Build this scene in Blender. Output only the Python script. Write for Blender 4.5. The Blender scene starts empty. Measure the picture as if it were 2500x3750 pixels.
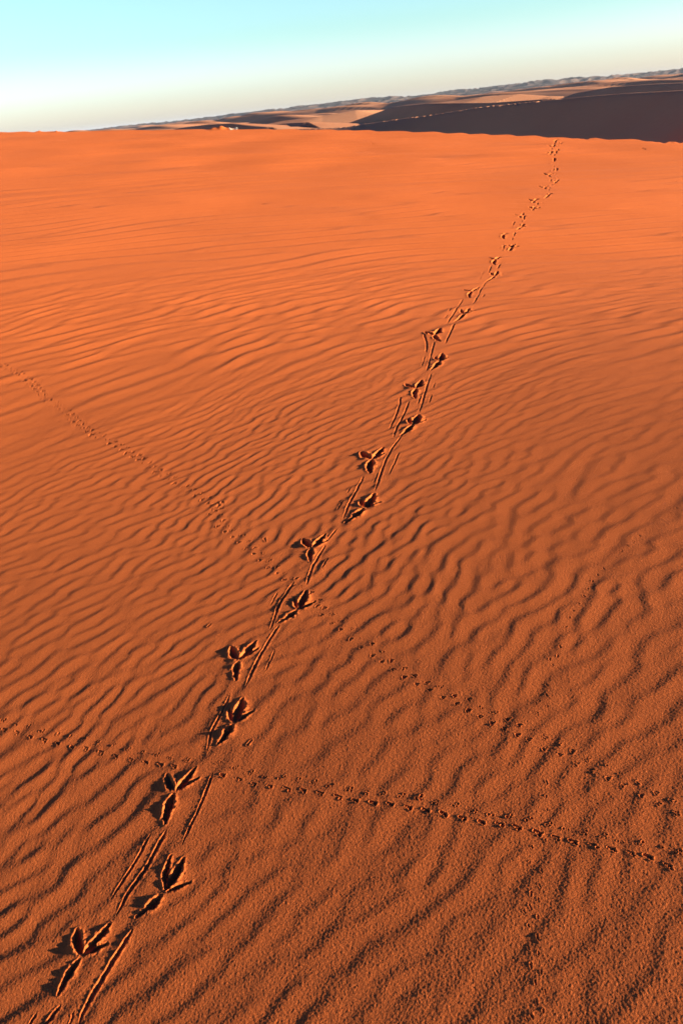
import bpy, math, random
import numpy as np, time
T0_ = time.time()
from mathutils import Matrix, Vector

C = bpy.context.scene.collection
SC = bpy.context.scene
R = math.radians
DETAIL = 1.0            # mesh density of the sand (1 = final)

# ------------------------------------------------------------------ camera
EYE = 1.5               # eye height above the sand at the photographer's feet
PITCH, ROLL = R(26.05), R(5.5)
TANV = 11.15 / 18.0     # half height of the frame / focal length
fwd = np.array([0, math.cos(PITCH), -math.sin(PITCH)])
up0 = np.array([0, math.sin(PITCH), math.cos(PITCH)])
rt0 = np.array([1.0, 0, 0])
rt = rt0 * math.cos(ROLL) - up0 * math.sin(ROLL)
up = up0 * math.cos(ROLL) + rt0 * math.sin(ROLL)
cam = bpy.data.cameras.new('camera')
cam.sensor_fit = 'VERTICAL'; cam.sensor_height = 22.3; cam.lens = 18.0
cam.clip_start = 0.05; cam.clip_end = 60000
cam.dof.use_dof = True; cam.dof.focus_distance = 3.6; cam.dof.aperture_fstop = 6.3
co = bpy.data.objects.new('camera', cam); C.objects.link(co)
co.matrix_world = Matrix(((rt[0], up[0], -fwd[0], 0), (rt[1], up[1], -fwd[1], 0),
                          (rt[2], up[2], -fwd[2], 0), (0, 0, 0, 1)))
SC.camera = co

# ------------------------------------------------------------------ light
SUN_EL, SUN_AZ = R(11), R(102)      # azimuth clockwise from the view direction (+Y)
S = Vector((math.sin(SUN_AZ) * math.cos(SUN_EL), math.cos(SUN_AZ) * math.cos(SUN_EL), math.sin(SUN_EL)))
sun = bpy.data.lights.new('sun', 'SUN'); sun.energy = 5.0; sun.angle = R(0.5); sun.color = (1.0, .80, .56)
so = bpy.data.objects.new('sun', sun); C.objects.link(so)
so.rotation_euler = S.to_track_quat('Z', 'Y').to_euler()

W = bpy.data.worlds.new('World'); SC.world = W; W.use_nodes = True
nt = W.node_tree; nt.nodes.clear()
sky = nt.nodes.new('ShaderNodeTexSky'); sky.sky_type = 'NISHITA'; sky.sun_disc = False
sky.sun_elevation = SUN_EL; sky.sun_rotation = SUN_AZ
tc = nt.nodes.new('ShaderNodeTexCoord'); sep = nt.nodes.new('ShaderNodeSeparateXYZ')
ramp = nt.nodes.new('ShaderNodeValToRGB'); ramp.color_ramp.interpolation = 'EASE'
el = ramp.color_ramp.elements
el[0].position = 0.0; el[0].color = (1.22, 1.33, 2.0, 1)
el[1].position = 1.0; el[1].color = (.014, .060, .34, 1)
for p, c in ((.03, (1.00, 1.20, 1.85, 1)), (.08, (.70, 1.02, 1.28, 1)), (.155, (.72, 1.0, 1.18, 1)), (.205, (.03, .12, .35, 1))):
    e = el.new(p); e.color = c
mul = nt.nodes.new('ShaderNodeMixRGB'); mul.blend_type = 'MULTIPLY'; mul.inputs[0].default_value = 1
bg = nt.nodes.new('ShaderNodeBackground'); bg.inputs[1].default_value = 0.090
out = nt.nodes.new('ShaderNodeOutputWorld')
L = nt.links.new
L(tc.outputs['Generated'], sep.inputs[0]); L(sep.outputs['Z'], ramp.inputs[0])
L(sky.outputs[0], mul.inputs[1]); L(ramp.outputs[0], mul.inputs[2])
L(mul.outputs[0], bg.inputs[0]); L(bg.outputs[0], out.inputs[0])
SC.view_settings.view_transform = 'Standard'; SC.view_settings.look = 'None'
SC.view_settings.exposure = 1.58; SC.view_settings.gamma = 1.0
SC.render.engine = 'CYCLES'
SC.cycles.max_bounces = 4; SC.cycles.diffuse_bounces = 1; SC.cycles.volume_bounces = 0

# ------------------------------------------------------------------ numpy helpers
def sstep(a, b, x):
    t = np.clip((x - a) / (b - a), 0, 1); return t * t * (3 - 2 * t)

def smooth_tile(n, k0, seed):
    """periodic band noise, unit variance; k0 = mean cycles per tile"""
    rs = np.random.RandomState(seed)
    f = np.fft.fft2(rs.randn(n, n))
    k = np.fft.fftfreq(n) * n; kx, ky = np.meshgrid(k, k, indexing='ij'); kk = np.hypot(kx, ky)
    a = np.fft.ifft2(f * np.exp(-((kk - k0) / (.45 * k0)) ** 2)).real
    return a / a.std()

def wave_tile(n, k0, bw, aw, seed):
    """complex narrow-band field whose wavevector points along +v (axis 0)"""
    rs = np.random.RandomState(seed)
    f = np.fft.fft2(rs.randn(n, n) + 1j * rs.randn(n, n))
    k = np.fft.fftfreq(n) * n; kv, ku = np.meshgrid(k, k, indexing='ij')
    w = np.exp(-((kv - k0) / (bw * k0)) ** 2 / 2 - (ku / (aw * k0)) ** 2 / 2) * (kv > .2 * k0)
    a = np.fft.ifft2(f * w)
    return a / np.sqrt((np.abs(a) ** 2).mean())

def cubic(tile, u, v):
    """bicubic periodic sample; u = axis 0 index, v = axis 1 index (float arrays)"""
    tile = np.ascontiguousarray(tile, dtype=np.float32); n = tile.shape[0]
    pad = np.pad(tile, 2, 'wrap'); m = n + 4; flat = pad.ravel()
    shp = u.shape; u = u.reshape(-1); v = v.reshape(-1); res = np.empty(u.size, np.float32)
    def w(f):
        f2 = f * f; f3 = f2 * f
        return ((2 * f2 - f - f3) * .5, (2 - 5 * f2 + 3 * f3) * .5, (f + 4 * f2 - 3 * f3) * .5, (f3 - f2) * .5)
    for a in range(0, u.size, 60000):
        uu, vv = u[a:a + 60000] % n, v[a:a + 60000] % n
        i = uu.astype(np.int32); j = vv.astype(np.int32)
        fu = (uu - i).astype(np.float32); fv = (vv - j).astype(np.float32)
        i = np.minimum(i, n - 1); j = np.minimum(j, n - 1)
        wu, wv = w(fu), w(fv); k = (i + 1) * m + j + 1
        acc = 0
        for p in range(4):
            kp = k + p * m
            acc = acc + wu[p] * (wv[0] * flat[kp] + wv[1] * flat[kp + 1] + wv[2] * flat[kp + 2] + wv[3] * flat[kp + 3])
        res[a:a + 60000] = acc
    return res.reshape(shp)

# ------------------------------------------------------------------ picture rays
def ray(px, py):
    x = (px - 1250) / 1875 * TANV; y = (1875 - py) / 1875 * TANV
    d = fwd + rt * x + up * y
    return d / np.linalg.norm(d)

def base_z(x, y):
    """the big smooth shape of the near dune, before ripples, crest and tracks"""
    s = .143 - .202 * sstep(-.5, 8.0, y)
    return -EYE + .03 * y + x * s

def ground(px, py):
    d = ray(px, py); t = 2.0
    lo, hi = .3, 80.0
    f = lambda t: d[2] * t - base_z(d[0] * t, d[1] * t)
    ts = np.linspace(lo, hi, 4000); v = f(ts)
    k = np.where(v < 0)[0]
    if len(k) == 0: t = hi
    else:
        a, b = ts[max(k[0] - 1, 0)], ts[k[0]]
        for _ in range(30):
            m = (a + b) / 2
            if f(m) > 0: a = m
            else: b = m
        t = a
    return np.array([d[0] * t, d[1] * t])

CREST = [(0, 485), (350, 482), (600, 477), (800, 474.5), (1250, 478), (1649, 489), (2047, 505), (2500, 523)]
cr = []
for p in CREST:
    d = ray(*p); cr.append((math.atan2(d[0], d[1]), d[2] / math.hypot(d[0], d[1])))
cr = [(R(-130), cr[0][1] + .01), (R(-45), cr[0][1] + .006)] + cr + [(R(45), -.105), (R(130), -.12)]
cra = np.array([c[0] for c in cr]); cre = np.array([c[1] for c in cr])
azs = np.radians(np.linspace(-130, 130, 1000))
rr = np.exp(np.linspace(math.log(4), math.log(70), 1500))
AA, RR = np.meshgrid(azs, rr, indexing='ij')
EE = base_z(RR * np.sin(AA), RR * np.cos(AA)) / RR
tgt = np.interp(azs, cra, cre)
ok = EE >= tgt[:, None]
Dk = np.where(ok.any(1), rr[ok.argmax(1)], 60.0)
Dk = np.minimum(Dk, 60.0)
ker = np.hanning(9); ker /= ker.sum()
Dk = np.convolve(np.pad(Dk, 4, 'edge'), ker, 'valid')
def crest_dist(az): return np.interp(az, azs, Dk)
print('crest distances', [round(float(crest_dist(R(a))), 1) for a in (-30, -20, -10, 0, 10, 20, 30)])

# ------------------------------------------------------------------ materials
def mat(name):
    m = bpy.data.materials.new(name); m.use_nodes = True
    n = m.node_tree; n.nodes.clear()
    o = n.nodes.new('ShaderNodeOutputMaterial'); b = n.nodes.new('ShaderNodeBsdfPrincipled')
    n.links.new(b.outputs[0], o.inputs[0]); b.inputs['Roughness'].default_value = .95
    b.inputs['Specular IOR Level'].default_value = .15
    return m, n, b

def sand_material():
    m, n, b = mat('red_sand')
    geo = n.nodes.new('ShaderNodeNewGeometry')
    def noise(scale, det=2.0, rough=.5):
        t = n.nodes.new('ShaderNodeTexNoise'); t.inputs['Scale'].default_value = scale
        t.inputs['Detail'].default_value = det; t.inputs['Roughness'].default_value = rough
        n.links.new(geo.outputs['Position'], t.inputs['Vector']); return t
    g1, g2, big = noise(185, 4, .72), noise(700, 1), noise(1.3, 3)
    cr_ = n.nodes.new('ShaderNodeValToRGB')
    cr_.color_ramp.elements[0].position = .35; cr_.color_ramp.elements[0].color = (.55, .126, .028, 1)
    cr_.color_ramp.elements[1].position = .68; cr_.color_ramp.elements[1].color = (.73, .190, .047, 1)
    n.links.new(g2.outputs[0], cr_.inputs[0])
    mx = n.nodes.new('ShaderNodeMixRGB'); mx.blend_type = 'MULTIPLY'; mx.inputs[0].default_value = .35
    r2 = n.nodes.new('ShaderNodeValToRGB')
    r2.color_ramp.elements[0].position = .3; r2.color_ramp.elements[0].color = (.86, .82, .80, 1)
    r2.color_ramp.elements[1].position = .7; r2.color_ramp.elements[1].color = (1, 1, 1, 1)
    n.links.new(big.outputs[0], r2.inputs[0])
    n.links.new(cr_.outputs[0], mx.inputs[1]); n.links.new(r2.outputs[0], mx.inputs[2])
    n.links.new(mx.outputs[0], b.inputs['Base Color'])
    add = n.nodes.new('ShaderNodeMath'); add.operation = 'MULTIPLY_ADD'; add.inputs[1].default_value = .35
    n.links.new(g2.outputs[0], add.inputs[0]); n.links.new(g1.outputs[0], add.inputs[2])
    bp = n.nodes.new('ShaderNodeBump'); bp.inputs['Strength'].default_value = 1.0
    bp.inputs['Distance'].default_value = .0015
    n.links.new(add.outputs[0], bp.inputs['Height']); n.links.new(bp.outputs[0], b.inputs['Normal'])
    return m
SAND = sand_material()

def far_sand_material():
    m, n, b = mat('distant_sand')
    geo = n.nodes.new('ShaderNodeNewGeometry')
    t = n.nodes.new('ShaderNodeTexNoise'); t.inputs['Scale'].default_value = .02; t.inputs['Detail'].default_value = 5
    n.links.new(geo.outputs['Position'], t.inputs['Vector'])
    c = n.nodes.new('ShaderNodeValToRGB')
    c.color_ramp.elements[0].position = .35; c.color_ramp.elements[0].color = (.56, .24, .12, 1)
    c.color_ramp.elements[1].position = .65; c.color_ramp.elements[1].color = (.72, .34, .17, 1)
    n.links.new(t.outputs[0], c.inputs[0]); n.links.new(c.outputs[0], b.inputs['Base Color'])
    t2 = n.nodes.new('ShaderNodeTexNoise'); t2.inputs['Scale'].default_value = 2.5; t2.inputs['Detail'].default_value = 3
    n.links.new(geo.outputs['Position'], t2.inputs['Vector'])
    bp = n.nodes.new('ShaderNodeBump'); bp.inputs['Strength'].default_value = .5; bp.inputs['Distance'].default_value = .08
    n.links.new(t2.outputs[0], bp.inputs['Height']); n.links.new(bp.outputs[0], b.inputs['Normal'])
    return m
FARSAND = far_sand_material()

def rock_material():
    m, n, b = mat('distant_rock')
    geo = n.nodes.new('ShaderNodeNewGeometry')
    t = n.nodes.new('ShaderNodeTexNoise'); t.inputs['Scale'].default_value = .008; t.inputs['Detail'].default_value = 6
    n.links.new(geo.outputs['Position'], t.inputs['Vector'])
    c = n.nodes.new('ShaderNodeValToRGB')
    c.color_ramp.elements[0].position = .4; c.color_ramp.elements[0].color = (.035, .035, .04, 1)
    c.color_ramp.elements[1].position = .65; c.color_ramp.elements[1].color = (.17, .11, .09, 1)
    n.links.new(t.outputs[0], c.inputs[0]); n.links.new(c.outputs[0], b.inputs['Base Color'])
    return m
ROCK = rock_material()

# ------------------------------------------------------------------ mesh helpers
def link(name, me, parent=None, loc=None, **props):
    o = bpy.data.objects.new(name, me); C.objects.link(o)
    if loc is not None: o.location = loc
    if parent is not None: o.parent = parent
    for k, v in props.items(): o[k] = v
    return o

def grid_mesh(name, P, N, quads, material, origin):
    """P, N: flat vertex arrays; quads: (n,4) vertex indices into them"""
    flat_q = quads.reshape(-1)
    if len(flat_q) > 200000:
        mask = np.zeros(len(P), bool); mask[flat_q] = True
        used = np.nonzero(mask)[0]; lut = np.zeros(len(P), np.int32); lut[used] = np.arange(len(used), dtype=np.int32)
        inv = lut[flat_q]
    else:
        used, inv = np.unique(flat_q, return_inverse=True)
    me = bpy.data.meshes.new(name)
    me.vertices.add(len(used)); me.loops.add(len(inv)); me.polygons.add(len(quads))
    me.vertices.foreach_set('co', (P[used] - np.asarray(origin)).astype(np.float32).ravel())
    me.loops.foreach_set('vertex_index', inv.astype(np.int32))
    me.polygons.foreach_set('loop_start', np.arange(0, 4 * len(quads), 4, dtype=np.int32))
    me.polygons.foreach_set('use_smooth', np.ones(len(quads), dtype=bool))
    me.update(calc_edges=True)
    if N is not None:
        me.normals_split_custom_set_from_vertices(N[used].astype(np.float32))
    me.materials.append(material)
    return me

def grid_normals(X, Y, Z):
    P = np.stack([X, Y, Z], -1)
    a = np.empty_like(P); b = np.empty_like(P)
    a[1:-1] = P[2:] - P[:-2]; a[0] = P[1] - P[0]; a[-1] = P[-1] - P[-2]
    b[:, 1:-1] = P[:, 2:] - P[:, :-2]; b[:, 0] = P[:, 1] - P[:, 0]; b[:, -1] = P[:, -1] - P[:, -2]
    n = np.cross(b, a); n /= np.linalg.norm(n, axis=-1, keepdims=True)
    n[n[..., 2] < 0] *= -1
    return n

def quads_of(nr, nc):
    i = np.arange(nr - 1)[:, None] * nc + np.arange(nc - 1)[None]
    # rows grow outwards, columns grow clockwise
    return np.stack([i, i + 1, i + 1 + nc, i + nc], -1)

# ================================================================== NEAR DUNE
rs_ = [0.03, 0.1, 0.18, 0.25, 0.31, 0.36, 0.41, 0.45]
while rs_[-1] < 62:
    r = rs_[-1]
    step = min((r * r + EYE * EYE) / EYE * .00072, max(.0095, .0026 * r)) / DETAIL
    rs_.append(r + step)
rows = np.array(rs_)
fine = np.radians(np.arange(-38, 38, .056 / DETAIL))
lt = np.radians(np.linspace(-125, -38.1, int(120 * DETAIL))); rtc = np.radians(np.linspace(38.0, 125, int(120 * DETAIL)))
cols = np.concatenate([lt, fine, rtc])
NR, NC = len(rows), len(cols)
print('near grid', NR, NC, NR * NC)
RG, AG = np.meshgrid(rows, cols, indexing='ij')
X = RG * np.sin(AG); Y = RG * np.cos(AG)

# --- ripples: crests run to the forward right near the camera, nearly across the view far away
T = 1536
CELL = .0088            # metres per tile cell  (tile = 13.5 m)
k0 = T * CELL / .069
WT = wave_tile(T, k0, .27, .42, 5)
ph = np.angle(WT); am = np.abs(WT)
am = np.minimum(am, 1.5); am_ = am / (1 + 1.1 * am) * 1.75
prof = am_ * (np.sin(ph) - .20 * np.sin(2 * ph + .3))
# flatter, patchy areas
patch = smooth_tile(512, 5, 11)
warp1 = smooth_tile(512, 4, 12); warp2 = smooth_tile(512, 4, 13)
SW = 512 / 14.0
wx = cubic(warp1, X * SW, Y * SW); wy = cubic(warp2, X * SW, Y * SW)
pt = cubic(patch, X * SW * 1.3 + 40, Y * SW * 1.3)
# phase direction: v = distance across ripples
WL = wave_tile(768, 58, .35, .30, 61)
turn = np.logaddexp(0, (X + .35 * (Y - 8)) / 1.2) * 1.2
v = -.66 * X + .70 * Y + .46 * turn + .045 * wx + .02 * cubic(warp2, X * SW * 3, Y * SW * 3)
u = .70 * X + .70 * Y + .10 * wy
ripple = cubic(prof.astype(np.float32), v / CELL, u / CELL + 300)
w1 = 1 - sstep(3.6, 5.6, RG); wM = (1 - w1) * (1 - sstep(6.2, 9, RG)); w3 = sstep(6.2, 9, RG) * (1 - sstep(12, 18, RG)); w4 = sstep(12, 18, RG)
amp = (.00108 + .00018 * np.clip(pt, -1.6, 1.6)) * (1 + .15 * sstep(2.5, 4.5, RG)) * w1
amp *= (.66 + .34 * sstep(1.0, 3.5, RG)) * (1 - .22 * sstep(-.3, .8, X) * sstep(1.4, 2.2, Y))
# faint cross set on the right
WT2 = wave_tile(512, 40, .3, .3, 21); pr2 = WT2.real
ripple2 = cubic(pr2.astype(np.float32), (.35 * X + .94 * Y) / .013, (.94 * X - .35 * Y) / .013)
amp2 = .0007 * sstep(-1, 3, X) * sstep(1.5, 4, Y) * (1 - sstep(9, 20, RG))
undul = smooth_tile(256, 4, 31)
und = cubic(undul, X * 256 / 5.0, Y * 256 / 5.0) * .0010
WT3 = wave_tile(768, 60, .18, .13, 23); pr3 = (np.abs(WT3) / (np.abs(WT3) + .25) * (np.sin(np.angle(WT3)) - .3 * np.sin(2 * np.angle(WT3)))).astype(np.float32)
ripple3 = cubic(pr3, (.85 * Y - .55 * X + .40 * turn + .08 * wx) / .028, (X + .3 * Y) / .028 + 200)
ripple4 = cubic(pr3, (.9 * Y - .42 * X + .32 * turn + .08 * wx) / .072 + 90, (X + .22 * Y) / .072)
sg = 1 / (1 + np.exp(-(X + .35 * (Y - 8)) / 1.2))
amp4 = .0230 * w4 * (1 + .5 * sg)
amp3 = .0070 * w3 * (1 + .6 * sg)
Z0 = base_z(X, Y)
lph = np.angle(WL)
rippleL = cubic((np.minimum(np.abs(WL), 1.4) * (np.sin(lph) - .2 * np.sin(2 * lph + .3))).astype(np.float32), v / .0115, u / .0115 + 77)
Z = Z0 + rippleL * (.0004 + .0024 * wM) * (1 - w3 - w4) + ripple * amp + ripple2 * amp2 + ripple3 * amp3 + ripple4 * amp4 + und * sstep(.3, 2, RG) * (1 - sstep(4, 9, RG))
# tiny real grain relief near the camera
rs0 = np.random.RandomState(41); kf = np.fft.fftfreq(1024) * 1024
gt = np.fft.ifft2(np.fft.fft2(rs0.randn(1024, 1024)) * np.exp(-(kf[:, None] ** 2 + kf[None] ** 2) / 230.0 ** 2)).real; gt /= gt.std()
Z += cubic(gt, X / .0011, Y / .0011) * .00011 * (1 - sstep(1.5, 4, RG))

# --- the crest and the slip face behind it
Dg = crest_dist(AG)
c = np.maximum(RG - Dg, 0)
rnd = .12 + .05 * np.maximum(Dg - 15, 0) * .4
Z -= .62 * (np.sqrt(c * c + rnd * rnd) - rnd) * (c > 0)
Z = np.where(c > 0, Z - (.03 * c), Z)
def bump(px, py, h, w, dy=0.0):
    global Z
    d = ray(px, py); az = math.atan2(d[0], d[1]); D = float(crest_dist(az)) + dy
    x0, y0 = D * math.sin(az), D * math.cos(az)
    ca, sa = math.cos(az), math.sin(az)
    uu = (X - x0) * ca - (Y - y0) * sa; vv = (X - x0) * sa + (Y - y0) * ca
    Z = Z + h * np.exp(-(uu / w) ** 2 - (vv / (w * 1.3)) ** 2) * (1 + .3 * np.sin(uu / w * 5))
    return x0, y0
bump(803, 470, .075, .28, -.2); bump(835, 474, .03, .4, -.2)
bump(143, 483, .05, .10, -.3); bump(205, 482, .05, .12, -.3)
bump(2140, 512, -.035, .12, -.15); bump(2420, 520, -.05, .16, -.1); bump(2480, 520, -.03, .2, -.1)

# ------------------------------------------------------------------ tracks
print('terrain', time.time() - T0_)
ids = np.zeros((NR, NC), np.int32)
edge_n = smooth_tile(512, 60, 51)
things = []          # (kind, parent info, [part names], label, group ...)

def stamp(strokes, first_id, whole_id, rim=.26, broad=.10, reach=2.1, mound=None, wob=.09):
    """strokes: list of (points (n,2) world, half widths (n,), depth factor, id).  Presses them into Z."""
    pts = np.concatenate([s[0] for s in strokes]); wmax = max(s[1].max() for s in strokes)
    pad = wmax * (reach + 1.5)
    x0, y0 = pts.min(0) - pad; x1, y1 = pts.max(0) + pad
    cs = np.array([(x0, y0), (x0, y1), (x1, y0), (x1, y1), ((x0 + x1) / 2, y0), ((x0 + x1) / 2, y1)])
    r_ = np.hypot(cs[:, 0], cs[:, 1]); a_ = np.arctan2(cs[:, 0], cs[:, 1])
    i0, i1 = np.searchsorted(rows, [r_.min(), r_.max()]); j0, j1 = np.searchsorted(cols, [a_.min(), a_.max()])
    i0 = max(i0 - 1, 0); j0 = max(j0 - 1, 0); i1 += 1; j1 += 1
    xs = X[i0:i1, j0:j1]; ys = Y[i0:i1, j0:j1]
    if xs.size == 0: return
    ws_ = 8.5 / (wmax * 2.6 + .004)
    en = cubic(edge_n, xs * ws_, ys * ws_)
    en2 = cubic(edge_n, xs * ws_ * 2.7 + 90, ys * ws_ * 2.7)
    G = np.zeros_like(xs); RM = np.zeros_like(xs); Q = np.full_like(xs, 9.0); idl = np.zeros(xs.shape, np.int32)
    for pp, ww, dep, sid in strokes:
        bd = np.full_like(xs, 1e9); bw = np.full_like(xs, 1e-3); sd = np.full_like(xs, 1e9)
        for k in range(len(pp) - 1):
            a, b = pp[k], pp[k + 1]; ab = b - a; l2 = (ab ** 2).sum() + 1e-12
            t = np.clip(((xs - a[0]) * ab[0] + (ys - a[1]) * ab[1]) / l2, 0, 1)
            dd = np.hypot(xs - a[0] - t * ab[0], ys - a[1] - t * ab[1])
            w = ww[k] * (1 - t) + ww[k + 1] * t
            q = dd / np.maximum(w, 1e-5)
            m = q < sd
            sd = np.where(m, q, sd); bw = np.where(m, w, bw)
        q = sd * (1 + wob * (en + .3 * en2))
        g = dep * bw * np.clip(1 - q ** 2.2, 0, 1)
        rm = bw * (rim * np.exp(-((q - 1.36) / .42) ** 2) + broad * np.exp(-((q - 1.7) / .75) ** 2)) * sstep(.7, 1.1, q)
        m = q < Q; Q = np.minimum(Q, q)
        idl = np.where((q < 1.08) & (g >= G), sid, idl)
        G = np.maximum(G, g); RM = np.maximum(RM, rm)
    RM = RM * np.clip(1 + .35 * en + .25 * en2, .2, 2)
    Zs = Z[i0:i1, j0:j1]
    flat = Z0[i0:i1, j0:j1] + (Zs - Z0[i0:i1, j0:j1]) * (1 - .6 * (Q < 1))
    Zs[...] = np.where(Q < 1, flat, Zs) * 1.0 + RM * (1 - np.clip(G / (.25 * wmax), 0, 1)) - G
    reg = Q < reach
    old = ids[i0:i1, j0:j1]
    new = np.where(idl > 0, idl, whole_id)
    m = reg & ((old == 0) | (idl > 0))
    old[m] = new[m]
    return pts.mean(0)

def G2(origin, sc, p): return ground(origin[0] + p[0] / sc, origin[1] + p[1] / sc)

R3 = ((1900, 480), 5.227); R4 = ((1600, 750), 3.136); R5 = ((1200, 1150), 2.851)
R6 = ((1000, 1700), 3.136); R7 = ((700, 2200), 2.613); S1 = ((50, 2750), 1.96); Q7 = ((700, 1750), 2.613)
# heel, left toe tip, middle toe tip, right toe tip, rear toe tip (points on the enlarged photograph)
PR = [
 (S1, (490,1475), (458,1290), (692,1245), (670,1388), (325,1752)),
 (S1, (1085,1022), (1128,755), (1218,775), (1272,943), (885,1190)),
 (S1, (1155,292), (1100,165), (1308,118), (1325,195), (1090,522)),
 (R7, (402,1172), (368,1015), (488,935), (592,1055), (262,1362)),
 (R7, (450,568), (383,440), (618,386), (636,455), (432,752)),
 (R6, (285,1672), (250,1530), (378,1450), (475,1580), (65,1815)),
 (R6, (440,957), (340,850), (598,798), (612,880), (430,1112)),
 (R6, (1045,500), (1010,400), (1156,345), (1222,435), (838,660)),
 (R5, (457,1516), (345,1440), (575,1392), (582,1458), (448,1655)),
 (R5, (888,1158), (840,1095), (944,1055), (1015,1110), (765,1262)),
 (R5, (918,777), (808,730), (975,688), (1003,735), (915,880)),
 (R5, (1165,492), (1115,440), (1188,408), (1252,455), (1075,580)),
 (R5, (1110,222), (1010,190), (1170,158), (1192,195), (1168,288)),
 (R4, (310,1252), (270,1200), (362,1188), (428,1220), (205,1335)),
 (R4, (388,995), (298,970), (472,943), (492,975), (375,1070)),
 (R4, (655,812), (615,780), (686,758), (747,795), (558,882)),
 (R4, (662,630), (572,608), (722,590), (752,605), (662,688)),
 (R4, (852,488), (815,465), (868,448), (932,480), (793,537)),
 (R4, (757,345), (688,333), (802,320), (825,335), (778,392)),
 (R4, (970,243), (945,225), (986,218), (1040,240), (914,288)),
 (R4, (948,120), (880,105), (986,95), (1000,105), (953,153)),
 (R4, (1100,45), (1048,30), (1130,18), (1190,35), (1048,77)),
 (R3, (280,1338), (165,1318), (340,1300), (382,1310), (285,1382)),
 (R3, (560,1225), (500,1200), (592,1190), (640,1205), (462,1278)),
 (R3, (475,1078), (372,1052), (500,1048), (560,1043), (510,1112)),
 (R3, (705,965), (655,950), (737,935), (800,955), (648,1007)),
 (R3, (565,845), (458,823), (582,828), (632,822), (602,882)),
 (R3, (695,745), (665,715), (705,700), (735,735), (685,782)),
 (R3, (555,635), (478,608), (585,600), (612,598), (595,652)),
 (R3, (645,540), (582,518), (662,508), (690,535), (635,595)),
 (R3, (595,432), (518,428), (615,408), (628,420), (600,468)),
 (R3, (725,372), (680,350), (738,345), (752,368), (695,412)),
 (R3, (640,300), (560,290), (652,270), (668,298), (648,322)),
 (R3, (785,245), (750,238), (800,215), (822,232), (755,272)),
 (R3, (705,190), (630,198), (720,162), (760,172), (700,218)),
]
PART_NAMES = ['inner_toe_hollow', 'middle_toe_hollow', 'outer_toe_hollow', 'rear_toe_hollow', 'pushed_up_rim']
rng = random.Random(4)
def curve(a, b, bend, n=9):
    t = np.linspace(0, 1, n)[:, None]
    d = b - a; nn = np.array([-d[1], d[0]])
    return a + d * t + nn * bend * np.sin(np.pi * t)
def lens(n, w, pinch=0.0, tip=.36, start=.32):
    t = np.linspace(0, 1, n)
    s = np.sin(np.pi * np.clip(t, 0, 1) ** .8) ** .6
    s = np.maximum(s, start * (1 - t) + tip * t)
    if pinch: s = s * (1 - pinch * np.exp(-((t - .62) / .10) ** 2))
    jit = np.array([rng.uniform(.80, 1.14) for _ in range(n)]); jit[1:-1] = (jit[:-2] + jit[1:-1] + jit[2:]) / 3
    return w * s * jit
NID = 1
prints = []
for k, (reg, hc, tl, tm, tr, tb) in enumerate(PR):
    H, A, B, D_, E = [G2(reg[0], reg[1], p) for p in (hc, tl, tm, tr, tb)]
    Ln = np.linalg.norm(B - E)
    Ln = min(max(Ln, .10), .24)
    w = .064 * Ln
    left = k % 2 == 1
    base = NID; NID += 5
    gap = lambda P_: H + (P_ - H) * min(.10, .010 / max(np.linalg.norm(P_ - H), 1e-3) * 1.0)
    far = k >= 13
    dp = 1.25
    u_ = rng.uniform
    st = [(curve(gap(A), A, .05), lens(9, w * (1.0 if not left else .80)), .95 * dp, base),
          (curve(gap(B), B, -.04), lens(9, w * (.95 if not left else 1.1)), 1.0 * dp, base + 1),
          (curve(gap(D_), D_, .03), lens(9, w * (.72 if k < 26 else .95), tip=.5), 1.15 * dp, base + 2),
          (curve(gap(E), E, .05 * (1 if left else -1), 11), lens(11, w * 1.0, pinch=.35), 1.0 * dp, base + 3)]
    st = [(a_ + 0, b_ * u_(.85, 1.18), c_ * u_(.75, 1.15), d_) for a_, b_, c_, d_ in st]
    dH = np.hypot(X[:1400] - H[0] - .008, Y[:1400] - H[1]); Z[:1400] += .0016 * np.exp(-(dH / (.42 * Ln)) ** 2)
    stamp(st, base, base + 4, rim=.17, broad=.08, reach=2.3, wob=.075)
    prints.append((base, H, Ln))

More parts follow.
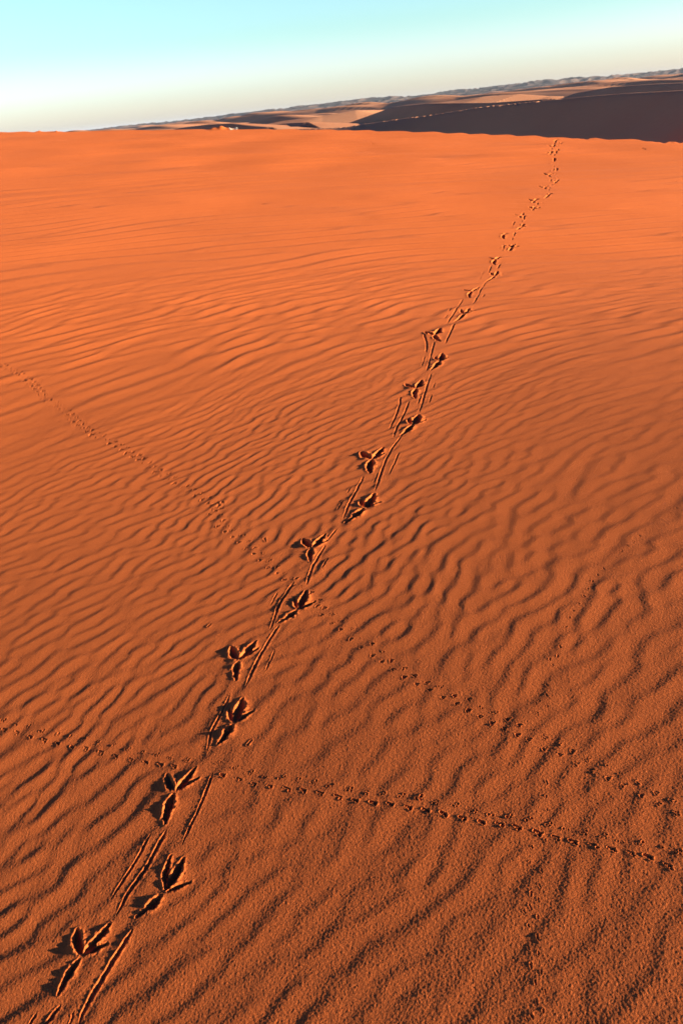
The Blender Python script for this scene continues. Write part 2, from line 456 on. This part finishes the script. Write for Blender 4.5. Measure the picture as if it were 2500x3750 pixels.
DR = [  # drag lines: region, half width in metres, points
 (S1, .0068, [(855,1290),(750,1450),(640,1640),(500,1850),(465,1975)]),
 (S1, .0042, [(985,597),(900,760),(800,920),(700,1065)]),
 (S1, .0066, [(1095,572),(950,850),(860,960),(740,1180)]),
 (S1, .0045, [(1430,152),(1390,280),(1310,460),(1260,560),(1210,675)]),
 (S1, .0060, [(338,1830),(280,1900),(225,1975)]),
 (S1, .0042, [(165,1890),(108,1975)]),
 (S1, .0032, [(436,1870),(400,1975)]),
 (R7, .0050, [(868,10),(830,60),(790,190),(750,285)]),
 (R7, .0066, [(842,230),(740,380),(640,560),(515,828)]),
 (R7, .0040, [(800,465),(760,570),(702,686)]),
 (R7, .0055, [(370,885),(320,1020),(250,1130),(190,1250),(145,1472)]),
 (Q7, .0042, [(825,1095),(790,1160),(755,1225)]),
 (Q7, .0040, [(1310,760),(1275,820),(1245,865)]),
 (R6, .0062, [(600,922),(540,1020),(440,1190),(380,1392)]),
 (R6, .0050, [(735,737),(660,820),(620,880)]),
 (R6, .0064, [(238,1350),(160,1470),(60,1620),(22,1720)]),
 (R6, .0066, [(1035,142),(950,310),(880,430),(830,560),(800,635)]),
 (R6, .0042, [(892,255),(845,335)]),
 (R6, .0048, [(806,400),(770,465),(728,532)]),
 (R5, .0062, [(785,1255),(680,1380),(600,1530),(540,1700),(490,1850)]),
 (R5, .0045, [(740,1445),(690,1570),(630,1680)]),
 (R5, .0045, [(515,1662),(480,1760)]),
 (R5, .0062, [(845,917),(780,1080),(710,1200),(685,1297)]),
 (R5, .0058, [(758,857),(750,940),(710,1060),(640,1207)]),
 (R5, .0060, [(1082,602),(1030,760),(1000,870),(950,1035)]),
 (R5, .0045, [(1115,710),(1095,775)]),
 (R5, .0048, [(1085,835),(1055,930)]),
 (R5, .0048, [(970,850),(935,942)]),
 (R5, .0062, [(1110,292),(1090,370),(1065,460),(1040,560),(1015,622)]),
 (R5, .0068, [(1000,215),(1030,300),(1030,360),(1020,412)]),
 (R5, .0052, [(1010,437),(975,550)]),
 (R5, .0062, [(1315,117),(1265,220),(1225,310)]),
 (R4, .0062, [(550,900),(500,970),(470,1040),(430,1110),(390,1155)]),
 (R4, .0070, [(290,1092),(230,1180),(160,1290),(105,1377)]),
 (R4, .0055, [(165,1177),(135,1225)]), (R4, .0055, [(115,1265),(85,1307)]),
 (R4, .0050, [(790,650),(775,682)]), (R4, .0055, [(540,1030),(515,1062)]),
 (R4, .0070, [(740,642),(690,737)]), (R4, .0066, [(620,700),(585,792)]),
 (R4, .0055, [(525,766),(510,802)]), (R4, .0060, [(500,825),(485,852)]),
 (R4, .0072, [(770,440),(760,500),(770,540)]), (R4, .0072, [(900,305),(850,420)]),
 (R4, .0072, [(885,200),(858,245),(855,287)]), (R4, .0055, [(805,232),(803,248)]),
 (R4, .0072, [(1002,125),(985,192)]), (R4, .0060, [(705,488),(705,505)]),
 (R3, .0085, [(370,1345),(345,1412)]), (R3, .0085, [(100,1620),(70,1722)]),
 (R3, .0085, [(620,1020),(580,1090),(542,1160)]), (R3, .0090, [(595,930),(610,990)]),
 (R3, .0090, [(698,820),(705,920)]), (R3, .0085, [(600,720),(620,770)]),
 (R3, .0085, [(643,620),(655,692)]), (R3, .0095, [(715,395),(665,495)]),
 (R3, .0095, [(610,340),(605,422)]), (R3, .0090, [(770,280),(745,332)]),
 (R3, .0085, [(670,240),(655,282)]), (R3, .0080, [(440,1360),(425,1392)]),
]
drags = []
for reg, w, pts in DR:
    P_ = np.array([G2(reg[0], reg[1], p) for p in pts])
    # resample smoothly
    seg = np.r_[0, np.cumsum(np.hypot(*np.diff(P_, axis=0).T))]
    n = max(6, int(seg[-1] / .02)); n = min(n, 24)
    s = np.linspace(0, seg[-1], n)
    Q_ = np.stack([np.interp(s, seg, P_[:, 0]), np.interp(s, seg, P_[:, 1])], 1)
    if n > 6:
        for _ in range(2): Q_[1:-1] = (Q_[:-2] + 2 * Q_[1:-1] + Q_[2:]) / 4
    Q_[1:-1] += np.array([[rng.uniform(-.0012, .0012), rng.uniform(-.0012, .0012)] for _ in range(n - 2)])
    t = np.linspace(0, 1, n)
    ww = w * np.clip(np.minimum(t * 7 + .35, (1 - t) * 5 + .25), 0, 1) * np.array([rng.uniform(.66, .90) for _ in range(n)])
    stamp([(Q_, ww, .75, NID)], NID, NID, rim=.14, broad=.04, reach=1.6, wob=.05)
    drags.append((NID, Q_.mean(0), seg[-1], w)); NID += 1

# --- small animal trails
def line_pts(reg, pts): return [G2(reg[0], reg[1], p) for p in pts]
Z2 = ((0, 1300), 1.742); S4 = ((1500, 2700), 1.568); S2 = ((0, 2550), 1.742); S3 = ((700, 2700), 1.742)
RC = ((1900, 1800), 2.613); S8 = ((1800, 3100), 2.24)
# upper trail: author the centre line left of the bird tracks, then step along it
ca_line = np.array(line_pts(Z2, [(5,55),(20,75),(110,110),(165,150),(215,190),(250,225),(300,290),(370,320),(430,365),(480,420),(540,465),(600,505),(670,535),(750,575),(820,615),(900,665),(980,725),(1060,770),(1150,825),(1230,870),(1290,895),(1350,935)]))
seg = np.r_[0, np.cumsum(np.hypot(*np.diff(ca_line, axis=0).T))]
trail_a = []
s = 0.0
while s < seg[-1]:
    p = np.array([np.interp(s, seg, ca_line[:, 0]), np.interp(s, seg, ca_line[:, 1])])
    q = np.array([np.interp(s + .05, seg, ca_line[:, 0]), np.interp(s + .05, seg, ca_line[:, 1])])
    d = q - p
    if np.linalg.norm(d) < 1e-4: break
    d /= np.linalg.norm(d); nn = np.array([-d[1], d[0]])
    trail_a.append((p - nn * .016, d, 'A')); trail_a.append((p + nn * .016 + d * .012, d, 'A'))
    s += .062
low = line_pts(Q7, [(210,400),(255,460),(315,515),(390,565),(455,615),(520,670),(595,725),(655,785),(730,855),(820,910),(890,970),(975,1030)])
upp = line_pts(Q7, [(275,355),(310,405),(335,460),(400,505),(490,550),(545,600),(605,665),(680,720),(745,785),(820,850),(900,905),(1000,960),(1060,1035),(1150,1095),(1225,1160),(1270,1240),(1365,1300),(1440,1370),(1530,1440)])
low2 = line_pts(Q7, [(1205,1225),(1250,1310),(1350,1380),(1430,1450),(1525,1540)])
low2 += [ground(*p) for p in [(1320,2372),(1362,2400)]]
mid2 = [ground(*p) for p in [(1322,2336),(1362,2358),(1395,2388)]]
# continuation (region 1200,2400 scale 3.136) and S4
RX = ((1200, 2400), 3.136)
low2 += line_pts(RX, [(620,70),(745,165),(875,250),(1015,335),(1170,400),(1320,490),(1480,555)])
upp2 = line_pts(RX, [(730,60),(870,155),(995,235),(1135,315),(1290,365),(1450,465)])
low2 += [ground(*p) for p in [(1712,2602),(1756,2626),(1800,2648),(1846,2668),(1892,2690),(1934,2708)]]
upp2 += [ground(*p) for p in [(1715,2562),(1762,2590),(1808,2612),(1856,2632),(1900,2655),(1945,2676),(1995,2702)]]
low2 += line_pts(S4, [(765,60),(860,100),(950,150),(1040,185),(1135,230),(1225,270),(1325,330),(1420,375),(1525,430)])
upp2 += line_pts(S4, [(850,40),(930,75),(1015,125),(1115,165),(1200,210),(1305,250),(1405,315),(1495,355)])
cluster = line_pts(Q7, [(160,240),(185,265),(215,245),(240,240),(235,280),(260,262),(295,235),(200,300),(170,350),(230,310),(290,285)])
lowB = line_pts(S2, [(30,210),(110,225),(195,255),(285,275),(370,295),(460,320),(550,325),(645,350),(740,375),(835,395),(930,415),(1025,430),(1110,440),(1420,500),(1525,525)]) + \
  line_pts(S3, [(400,295),(500,310),(610,325),(715,335),(825,355),(935,375),(1045,400),(1160,415),(1270,425),(1385,445)]) + \
  line_pts(S4, [(90,415),(190,435),(300,460),(410,485),(515,495),(615,515),(735,545),(835,570),(935,595),(1050,615),(1155,635),(1265,660),(1365,680),(1480,730)])
uppB = line_pts(S2, [(20,155),(105,175),(180,190),(270,220),(360,240),(440,255),(530,275),(620,290),(720,310),(815,335),(905,355),(1000,370),(1090,385),(1195,405),(1390,425),(1500,455)]) + \
  line_pts(S3, [(375,225),(475,250),(580,260),(680,275),(785,290),(890,310),(1010,335),(1115,355),(1225,365),(1340,375),(1450,390)]) + \
  line_pts(S4, [(50,345),(150,375),(260,390),(365,425),(465,440),(570,455),(685,475),(795,500),(900,520),(1000,545),(1115,570),(1210,590),(1325,610),(1435,640),(1540,660)])
def dirs(P_):
    P_ = [np.asarray(p) for p in P_]
    o = []
    for i in range(len(P_)):
        a = P_[max(i - 1, 0)]; b = P_[min(i + 1, len(P_) - 1)]
        d = b - a; o.append(d / (np.linalg.norm(d) + 1e-9))
    return o
small = []   # (trail key, side, point, id)
def rot(d, a): return np.array([d[0] * math.cos(a) - d[1] * math.sin(a), d[0] * math.sin(a) + d[1] * math.cos(a)])
def paw(p, d, kind, key):
    k_ = float(np.clip(np.hypot(*p) / 3.2, .78, 1.25)); kw_ = float(np.clip(np.hypot(*p) / 2.3, .85, 1.4))
    """kind 'bar': a long scratch with a pit beside its end; 'dots': three little pits; 'V': two or three short nicks"""
    global NID
    st = []
    nn = np.array([-d[1], d[0]])
    j = lambda a: rng.uniform(-a, a)
    if kind == 'bar':
        dd = rot(d, R(-6 + j(9))); L_ = .0098 + j(.0022)
        c_ = p + nn * .001
        st.append((np.array([c_ - dd * L_, c_ + dd * j(.002) + nn * j(.001), c_ + dd * L_ * .9]), np.array([.0026, .0019, .0026]) * (1 + j(.2)), 1.3, NID))
        if rng.random() < .7:
            e = c_ - nn * (.0055 + j(.001)) + dd * .003
            st.append((np.array([e - dd * .007, e + dd * .006]), np.array([.0014, .0024]), 1.0, NID))
        e = c_ + dd * (.008 + j(.003)) - nn * (.007 + j(.002))
        st.append((np.array([e, e + dd * .0025]), np.array([.0028, .0026]) * (1 + j(.25)), 1.4, NID))
    elif kind == 'dots':
        for (a, b, w) in ((-.008, -.002, .0022), (.004, -.003, .0020), (.004, .0075, .0026)):
            if rng.random() < .12: continue
            e = p + d * (a + j(.0015)) + nn * (b + j(.0015))
            st.append((np.array([e, e + rot(d, -.8) * .0022]), np.array([w, w * .8]) * (1 + j(.25)), 1.4, NID))
        if not st: st.append((np.array([p, p + d * .002]), np.array([.0025, .002]), 1.4, NID))
    else:
        for a in ((-.5, 0, .45) if rng.random() < .5 else (-.3, .35)):
            dd = rot(d, a + j(.15)); e = p + nn * (a * .010 + j(.0012)) + d * j(.002)
            st.append((np.array([e - dd * .006, e + dd * (.006 + j(.002))]), np.array([.0017, .0026]) * (1 + j(.2)), 1.3, NID))
    st = [(p + (a - p) * k_, b * (1.15 if key == 'lower trail' else .98) * kw_, c * (1.1 if key == 'lower trail' else .78), d_) for a, b, c, d_ in st]
    stamp(st, NID, NID, rim=.26, broad=.08, reach=1.9, wob=.10)
    small.append((key, np.mean([s_[0].mean(0) for s_ in st], axis=0), NID)); NID += 1
for p, d, _ in trail_a: paw(p, d, 'V' if rng.random() < .7 else 'dots', 'upper trail')
for P_ in (low, upp, low2, upp2, mid2):
    for p, d in zip(P_, dirs(P_)): paw(p, d, 'V' if P_ in (low, low2) else rng.choice(['dots', 'V']), 'upper trail')
for p in cluster: paw(p, rot(np.array([1., 0]), rng.uniform(-1, 1)), 'V', 'trampled patch')
for p, d in zip(lowB, dirs(lowB)): paw(p, d, 'bar', 'lower trail')
for p, d in zip(uppB, dirs(uppB)): paw(p, d, 'dots', 'lower trail')
pits = line_pts(RC, [(1500,160),(1445,205),(1200,370),(1150,425),(1095,480),(1030,520),(980,570),(925,630),(805,740),(750,800),(700,860),(655,935),(620,1005),(570,1075),(520,1145),(480,1210),(445,1300),(390,1490),(365,1580),(320,1665),(290,1610),(265,1855),(260,1950),(195,2010),(160,2030),(270,2060),(175,2130),(230,2330)]) + \
   line_pts(S4, [(785,260),(780,340),(785,415),(700,630),(775,590),(690,715),(755,770)]) + \
   line_pts(S8, [(310,130),(405,190),(390,325),(380,440),(315,500),(320,390),(265,535),(375,580),(300,650),(375,745),(300,830),(380,880),(320,980),(405,1035),(355,1120),(435,1195),(370,1280),(420,1350),(330,1400),(290,1420)])
for p in pits:
    a = np.array([0, 1.]) if True else 0
    e = np.asarray(p); dd = rot(a, rng.uniform(-.25, .25))
    l = rng.uniform(.002, .006); w = rng.uniform(.0014, .0024)
    stamp([(np.array([e - dd * l, e + dd * l]), np.array([w * .7, w]), .7, NID)], NID, NID, rim=.2, broad=.1, reach=1.5)
    small.append(('pit line', e, NID)); NID += 1

dents = []
for (px, py, ax, ay, w, lab) in (
    (819, 890, 14, -5, .008, 'small raked nick in the sand high on the slope, left of centre'),
    (965, 899, 7, -2, .005, 'tiny dark nick in the upper middle of the slope'),
    (1146, 909, 6, -1, .005, 'tiny nick in the upper slope, between the raked nick and the bird tracks'),
    (1375, 529, 16, 1, .014, 'shallow dent just below the crest, in the middle of the photo'),
    (2488, 663, 16, 2, .016, 'dark flat dent at the right edge, below the crest'),
    (2355, 548, 8, 1, .014, 'small dent just below the crest, right of the bird tracks'),
    (970, 1976, 2, 6, .0042, 'small round pit left of the bird tracks, beside the diagonal trail'),
    (767, 2290, 4, -4, .0042, 'small shallow pit left of the bird tracks, half way down'),
    (914, 2717, 6, -8, .004, 'small split pit right of the bird tracks, above the lower small trail')):
    P_ = np.array([ground(px - ax, py - ay), ground(px + ax, py + ay)])
    stamp([(P_, np.array([w, w * .7]), .6, NID)], NID, NID, rim=.25, broad=.08, reach=1.6, wob=.12)
    dents.append((NID, P_.mean(0), lab)); NID += 1

# ------------------------------------------------------------------ cut the sheet into ground and tracks
print('stamped', time.time() - T0_)
P = np.stack([X, Y, Z], -1).reshape(-1, 3)
N = grid_normals(X, Y, Z).reshape(-1, 3)
qd = quads_of(NR, NC)
fid = ids[:-1, :-1]
lookup = {}
flat_id = fid.ravel(); qf = qd.reshape(-1, 4)
order = np.argsort(flat_id, kind='stable'); so_ = flat_id[order]
bounds = np.searchsorted(so_, np.arange(NID + 1))
def faces_of(i): return qf[order[bounds[i]:bounds[i + 1]]]

me = grid_mesh('sand_dune', P, N, faces_of(0), SAND, (0, 0, 0))
link('sand_dune', me, kind='structure')

print('main mesh', time.time() - T0_)
ORD = ['first', 'second', 'third', 'fourth', 'fifth', 'sixth', 'seventh', 'eighth', 'ninth', 'tenth', 'eleventh',
       'twelfth', 'thirteenth', 'fourteenth', 'fifteenth', 'sixteenth', 'seventeenth', 'eighteenth', 'nineteenth']
TENS = {2: ('twenty', 'twentieth'), 3: ('thirty', 'thirtieth'), 4: ('forty', 'fortieth'), 5: ('fifty', 'fiftieth'),
        6: ('sixty', 'sixtieth'), 7: ('seventy', 'seventieth'), 8: ('eighty', 'eightieth'), 9: ('ninety', 'ninetieth')}
def ordw(n):
    if n >= 100: return 'hundred' + ('th' if n == 100 else ' and ' + ordw(n - 100))
    if n < 20: return ORD[n - 1]
    t, u_ = divmod(n, 10)
    return TENS[t][1] if u_ == 0 else TENS[t][0] + '-' + ORD[u_ - 1]

def zat(p):
    r, a = math.hypot(*p), math.atan2(p[0], p[1])
    i = min(np.searchsorted(rows, r), NR - 1); j = min(np.searchsorted(cols, a), NC - 1)
    return float(Z[i, j])

PL = {
 0: 'large three-toed bird footprint at the lower left corner, nearest to the camera',
 1: 'large bird footprint with two long upright toes, second nearest to the camera',
 2: 'bird footprint just below where the lower small-animal trail meets the bird tracks',
 3: 'bird footprint with a broad shadowed middle toe, just above the lower small-animal trail crossing',
 4: 'bird footprint with a wide dark shadow on its left, beside the longest scratch',
 5: 'bird footprint at the spot where the upper small-animal trail crosses the bird tracks',
}
for k, (b, H, Ln) in enumerate(prints):
    fs = [faces_of(b + q) for q in range(5)]
    if sum(len(f) for f in fs) == 0: continue
    org = (H[0], H[1], zat(H))
    lab = PL.get(k, '%s bird footprint counted up the track from the bottom of the photo' % ordw(k + 1))
    if k == len(prints) - 1: lab = 'last tiny bird footprint where the track goes over the dune crest'
    grp = 'bird footprints leading up to the crest'
    if sum(len(f) for f in fs) < 60 or k > 29:
        o = link('bird_footprint', grid_mesh('bird_footprint', P, N, np.concatenate(fs), SAND, org), loc=org)
    else:
        o = link('bird_footprint', None, loc=org)
        for q, f in enumerate(fs):
            if len(f): link(PART_NAMES[q], grid_mesh(PART_NAMES[q], P, N, f, SAND, org), parent=o)
    o['label'] = lab; o['category'] = 'footprint'; o['group'] = grp

dr_order = sorted(range(len(drags)), key=lambda i: math.hypot(*drags[i][1]))
for n, i in enumerate(dr_order):
    b, c_, ln, w = drags[i]
    f = faces_of(b)
    if not len(f): continue
    near = min(range(len(prints)), key=lambda q: np.linalg.norm(prints[q][1] - c_))
    kindw = ('long' if ln > .22 else 'short') + (' deep' if w >= .006 else ' thin')
    org = (c_[0], c_[1], zat(c_))
    side = 'left' if c_[0] < prints[near][1][0] else 'right'
    o = link('scratch_line', grid_mesh('scratch_line', P, N, f, SAND, org), loc=org)
    o['label'] = '%s claw scratch %s of the bird tracks, %s scratch from the bottom' % (kindw, side, ordw(n + 1))
    o['category'] = 'scratch'; o['group'] = 'claw drag lines along the bird track'

for key, name, desc, frm, sortk in (
    ('upper trail', 'paw_mark', 'tiny paw mark in the long diagonal trail, %s from its left end', 0, 0),
    ('trampled patch', 'paw_mark', 'tiny paw mark in the trampled patch of the diagonal trail, %s from the left', 0, 0),
    ('lower trail', 'paw_mark', 'tiny paw mark in the lower small trail, %s from the left edge', 0, 0),
    ('pit line', 'small_pit', 'small faint pit in the line down the right side, %s from the top', 0, 1)):
    L_ = [s_ for s_ in small if s_[0] == key and len(faces_of(s_[2]))]
    L_.sort(key=(lambda s_: -math.hypot(*s_[1])) if sortk else (lambda s_: s_[1][0] / s_[1][1]))
    for n, (_, c_, b) in enumerate(L_):
        org = (c_[0], c_[1], zat(c_))
        o = link(name, grid_mesh(name, P, N, faces_of(b), SAND, org), loc=org)
        o['label'] = desc % ordw(n + 1)
        o['category'] = 'paw print' if name == 'paw_mark' else 'pit'
        o['group'] = {'upper trail': 'paw marks of the upper small trail', 'trampled patch': 'paw marks in the trampled patch',
                      'lower trail': 'paw marks of the lower small trail', 'pit line': 'faint pits down the right side'}[key]

for b, c_, lab in dents:
    if not len(faces_of(b)): continue
    org = (c_[0], c_[1], zat(c_))
    o = link('sand_dent', grid_mesh('sand_dent', P, N, faces_of(b), SAND, org), loc=org)
    o['label'] = lab; o['category'] = 'dent'; o['group'] = 'scattered dents in the sand'

# ================================================================== DISTANT DUNES
print('tracks', time.time() - T0_)
rows2 = np.exp(np.linspace(math.log(11), math.log(9000), int(1050)))
cols2 = np.radians(np.concatenate([np.linspace(-75, -30.1, 200), np.arange(-30, 30, .045), np.linspace(30, 75, 200)]))
n2r, n2c = len(rows2), len(cols2)
R2, A2 = np.meshgrid(rows2, cols2, indexing='ij')
X2 = R2 * np.sin(A2); Y2 = R2 * np.cos(A2)
def pt3(px, py, dist):
    d = ray(px, py); h = math.hypot(d[0], d[1]); return np.array([d[0] / h * dist, d[1] / h * dist, d[2] / h * dist])
FLOOR = -13.0
Zf = FLOOR - 2 * sstep(200, 3000, R2) + cubic(undul, X2 / 2.2, Y2 / 2.2) * .8
# wind-shaped dunes, gentle towards the sun and steep on the left
DT = wave_tile(768, 30, .30, .40, 77); dph = np.angle(DT); dam = np.abs(DT)
def saw(ph):   # long rise, short fall
    t = (ph / (2 * np.pi)) % 1.0
    return np.where(t < .13, sstep(0, 1, t / .13), 1 - sstep(0, 1, (t - .13) / .87))
dprof = (saw(dph) * np.minimum(dam, 1.6)).astype(np.float32)
for _ in range(1):
    dprof = (dprof + np.roll(dprof, 1, 0) + np.roll(dprof, -1, 0) + np.roll(dprof, 1, 1) + np.roll(dprof, -1, 1)) / 5
def dunes(scale, ang, off):
    ca, sa = math.cos(ang), math.sin(ang)
    a = (X2 * ca - Y2 * sa) / scale; b_ = (X2 * sa + Y2 * ca) / scale
    return cubic(dprof, a + off, b_ + off * 2)
d1 = dunes(5.0, R(-35), 100) * 5.5 * sstep(120, 260, R2)
d2 = dunes(13.0, R(-30), 333) * 8.0 * sstep(500, 1100, R2)
d3 = dunes(2.2, R(-38), 50) * 3.0 * sstep(100, 200, R2) * (1 - sstep(1500, 3000, R2))
Zf = Zf + np.maximum(d1, d2) + .3 * np.minimum(d1, d2) + d3 * .5

def ridge(Zf, pts, sf, sb, soft=.6, noise=0.0):
    """pts: (px, py, distance) of the crest; sf / sb: slope towards / away from the camera side, per point"""
    W3 = np.array([pt3(*p) for p in pts]); sf = np.asarray(sf, float); sb = np.asarray(sb, float)
    best = np.full_like(Zf, -1e9)
    n = len(W3)
    bd = np.full_like(Zf, 1e9)
    for k in range(n - 1):
        a, b = W3[k], W3[k + 1]; ab = b[:2] - a[:2]; l2 = (ab ** 2).sum()
        tt = ((X2 - a[0]) * ab[0] + (Y2 - a[1]) * ab[1]) / l2
        t = np.clip(tt, 0, 1)
        dx = X2 - a[0] - t * ab[0]; dy = Y2 - a[1] - t * ab[1]
        dd = np.hypot(dx, dy)
        side = (dx * ab[1] - dy * ab[0])       # >0: right of the line direction = camera side for left-to-right ridges
        s_ = np.where(side > 0, sf[k] * (1 - t) + sf[k + 1] * t, sb[k] * (1 - t) + sb[k + 1] * t)
        z = a[2] * (1 - t) + b[2] * t
        end = np.where(((tt < 0) & (k == 0)) | ((tt > 1) & (k == n - 2)), 1, 0)
        h = z - s_ * (np.sqrt(dd * dd + soft * soft) - soft)
        m = dd < bd; bd = np.where(m, dd, bd); best = np.where(m, h, best)
    k_ = soft * 1.2
    # smooth maximum
    m = np.maximum(Zf, best); dlt = np.abs(Zf - best)
    return m + np.maximum(k_ - dlt, 0) ** 2 / (4 * k_) * .5

# hollow the valley behind the near dune so the far terrain stays hidden below its crest
# B: dark dune behind the track ridge
Zf = ridge(Zf, [(1290,446,330),(1441,391,290),(1569,378,260),(1800,376,220),(2010,362,190)], [.5,.6,.6,.6,.55], [.12]*5, 1.0)
# lit dune left of it
Zf = ridge(Zf, [(1050,441,420),(1180,425,400),(1300,404,400),(1420,402,410)], [.10,.12,.14,.16], [.3]*4, 2.0)
# F: dark hump seen over the middle of the crest
Zf = ridge(Zf, [(660,468,330),(760,456,300),(850,451,280),(930,461,265),(985,465,250)], [.55,.6,.6,.6,.5], [.12]*5, 1.0)
Zf = ridge(Zf, [(960,466,330),(1040,452,300),(1120,447,270)], [.5,.6,.5], [.12]*3, 1.0)
# C: lit patch above the dark dune
Zf = ridge(Zf, [(1640,372,620),(1780,352,600),(1900,345,590),(2010,352,580)], [.12]*4, [.2]*4, 3.0)
# D: dark dune at the right edge
Zf = ridge(Zf, [(2120,338,420),(2240,318,380),(2380,308,340),(2520,302,300)], [.3,.55,.6,.6], [.12]*4, 2.0)
# A: the near track ridge with the big shaded face
Zf = ridge(Zf, [(1000,474,120),(1250,467,104),(1430,440,96),(1593,419,88),(1768,391,79),(1991,369,69),(2127,355,64),(2286,342,58),(2500,331,51),(2700,315,44)],
           [.16,.18,.30,.50,.62,.64,.64,.64,.64,.64], [.16]*10, .35)
# trampled line of old steps along that ridge
trk = np.array([pt3(*p) for p in [(1050,470,115),(1250,467,104),(1430,440,96),(1593,419,88),(1768,391,79),(1991,369,69)]])
rg2 = random.Random(9)
seg = np.r_[0, np.cumsum(np.hypot(*np.diff(trk[:, :2], axis=0).T))]
s = 0
while s < seg[-1]:
    p = np.array([np.interp(s, seg, trk[:, 0]), np.interp(s, seg, trk[:, 1])]) + np.array([rg2.uniform(-.3, .3), rg2.uniform(-.5, .3)])
    m = (np.abs(X2 - p[0]) < 1.2) & (np.abs(Y2 - p[1]) < 1.2)
    w = rg2.uniform(.14, .22)
    d2_ = ((X2[m] - p[0]) ** 2 + (Y2[m] - p[1]) ** 2)
    Zf[m] += -.07 * np.exp(-d2_ / w ** 2) + .018 * np.exp(-((np.sqrt(d2_) - w * 1.7) / (w * .6)) ** 2)
    s += rg2.uniform(.45, .75)
# keep this sheet below the near dune
under = sstep(-2, 3, crest_dist(A2) - R2 + 14)
lim = base_z(X2, Y2) - 2.0 - .6 * np.maximum(R2 - crest_dist(A2), 0)
Zf = np.where(R2 < crest_dist(A2) + 14, np.minimum(Zf, np.maximum(lim, FLOOR - 3)), Zf)
P2 = np.stack([X2, Y2, Zf], -1).reshape(-1, 3)
N2 = grid_normals(X2, Y2, Zf).reshape(-1, 3)
link('distant_dunes', grid_mesh('distant_dunes', P2, N2, quads_of(n2r, n2c).reshape(-1, 4), FARSAND, (0, 0, 0)), kind='structure')

# ------------------------------------------------------------------ hills on the horizon
r3 = np.linspace(4200, 8200, 150); c3 = np.radians(np.linspace(-60, 60, 2000))
R3_, A3 = np.meshgrid(r3, c3, indexing='ij'); X3 = R3_ * np.sin(A3); Y3 = R3_ * np.cos(A3)
h1 = smooth_tile(512, 12, 61); h2 = smooth_tile(512, 40, 62); h3 = smooth_tile(512, 5, 63)
f = 512 / 6000.0
hz = 1 - np.abs(cubic(h1, X3 * f, Y3 * f)) * .5
hz += (1 - np.abs(cubic(h2, X3 * f, Y3 * f))) * .32 + .45 * cubic(h3, X3 * f, Y3 * f)
env = sstep(4200, 5600, R3_) * (1 - sstep(7400, 8200, R3_))
azd = np.degrees(A3)
tall = 15 + 18 * sstep(-16, 8, azd) - 4 * sstep(14, 24, azd)
Z3 = -22 + env * np.clip(.35 + hz * .75, 0, 3) * tall
link('distant_hills', grid_mesh('distant_hills', np.stack([X3, Y3, Z3], -1).reshape(-1, 3), grid_normals(X3, Y3, Z3).reshape(-1, 3),
     quads_of(*X3.shape).reshape(-1, 4), ROCK, (0, 0, 0)), kind='structure')

# desert floor out to the horizon, under everything
me = bpy.data.meshes.new('desert_floor')
g = 40000.0
me.from_pydata([(-g, -g, -26), (g, -g, -26), (g, g, -26), (-g, g, -26)], [], [(0, 1, 2, 3)]); me.materials.append(FARSAND)
link('desert_floor', me, kind='structure')

# ------------------------------------------------------------------ pale scrap lying on the crest
m, n, b = mat('pale_plastic'); b.inputs['Base Color'].default_value = (.82, .78, .62, 1); b.inputs['Roughness'].default_value = .5
d = ray(855, 473); az = math.atan2(d[0], d[1]); D = float(crest_dist(az)) - .6
cx, cy = D * math.sin(az), D * math.cos(az)
nu, nv = 40, 14
uu, vv = np.meshgrid(np.linspace(-1, 1, nu), np.linspace(-1, 1, nv), indexing='ij')
hw = D * 25 / 2 * (TANV / 1875)
xx = uu * hw + .01 * np.sin(vv * 7)
yy = vv * .10 + .015 * np.sin(uu * 9)
zz = .035 + .050 * uu ** 2 + .018 * np.sin(uu * 11 + vv * 2) * (1 - .3 * uu ** 2) - .055 * vv * (vv < 0) * -1 * 1.0 + .012 * np.sin(vv * 6 + uu * 17)
ca, sa = math.cos(az), math.sin(az)
PX = np.stack([xx * ca + yy * sa, -xx * sa + yy * ca, zz], -1).reshape(-1, 3)
me = grid_mesh('plastic_scrap', PX, None, quads_of(nu, nv).reshape(-1, 4)[:, ::-1], m, (0, 0, 0))
o = link('plastic_scrap', me, loc=(cx, cy, zat((cx, cy))))
md = o.modifiers.new('thickness', 'SOLIDIFY'); md.thickness = .006
o['label'] = 'tiny cream-white scrap curling up at both ends, lying on the far dune crest'; o['category'] = 'litter'

# ------------------------------------------------------------------ haze
HAZE = True
import time; print('done', time.time() - T0_)
if HAZE:
    me = bpy.data.meshes.new('haze')
    x0, x1, y0, y1, z0, z1 = -45000, 45000, -45000, 45000, -27, 75
    vs = [(x, y, z) for x in (x0, x1) for y in (y0, y1) for z in (z0, z1)]
    me.from_pydata(vs, [], [(0, 1, 3, 2), (4, 6, 7, 5), (0, 4, 5, 1), (2, 3, 7, 6), (0, 2, 6, 4), (1, 5, 7, 3)])
    hm = bpy.data.materials.new('haze'); hm.use_nodes = True; hn = hm.node_tree; hn.nodes.clear()
    ho = hn.nodes.new('ShaderNodeOutputMaterial'); hv = hn.nodes.new('ShaderNodeVolumePrincipled')
    hv.inputs['Color'].default_value = (.62, .74, .95, 1); hv.inputs['Density'].default_value = .000035
    hv.inputs['Anisotropy'].default_value = 0.0
    hn.links.new(hv.outputs[0], ho.inputs['Volume']); me.materials.append(hm)
    link('haze', me, kind='stuff')
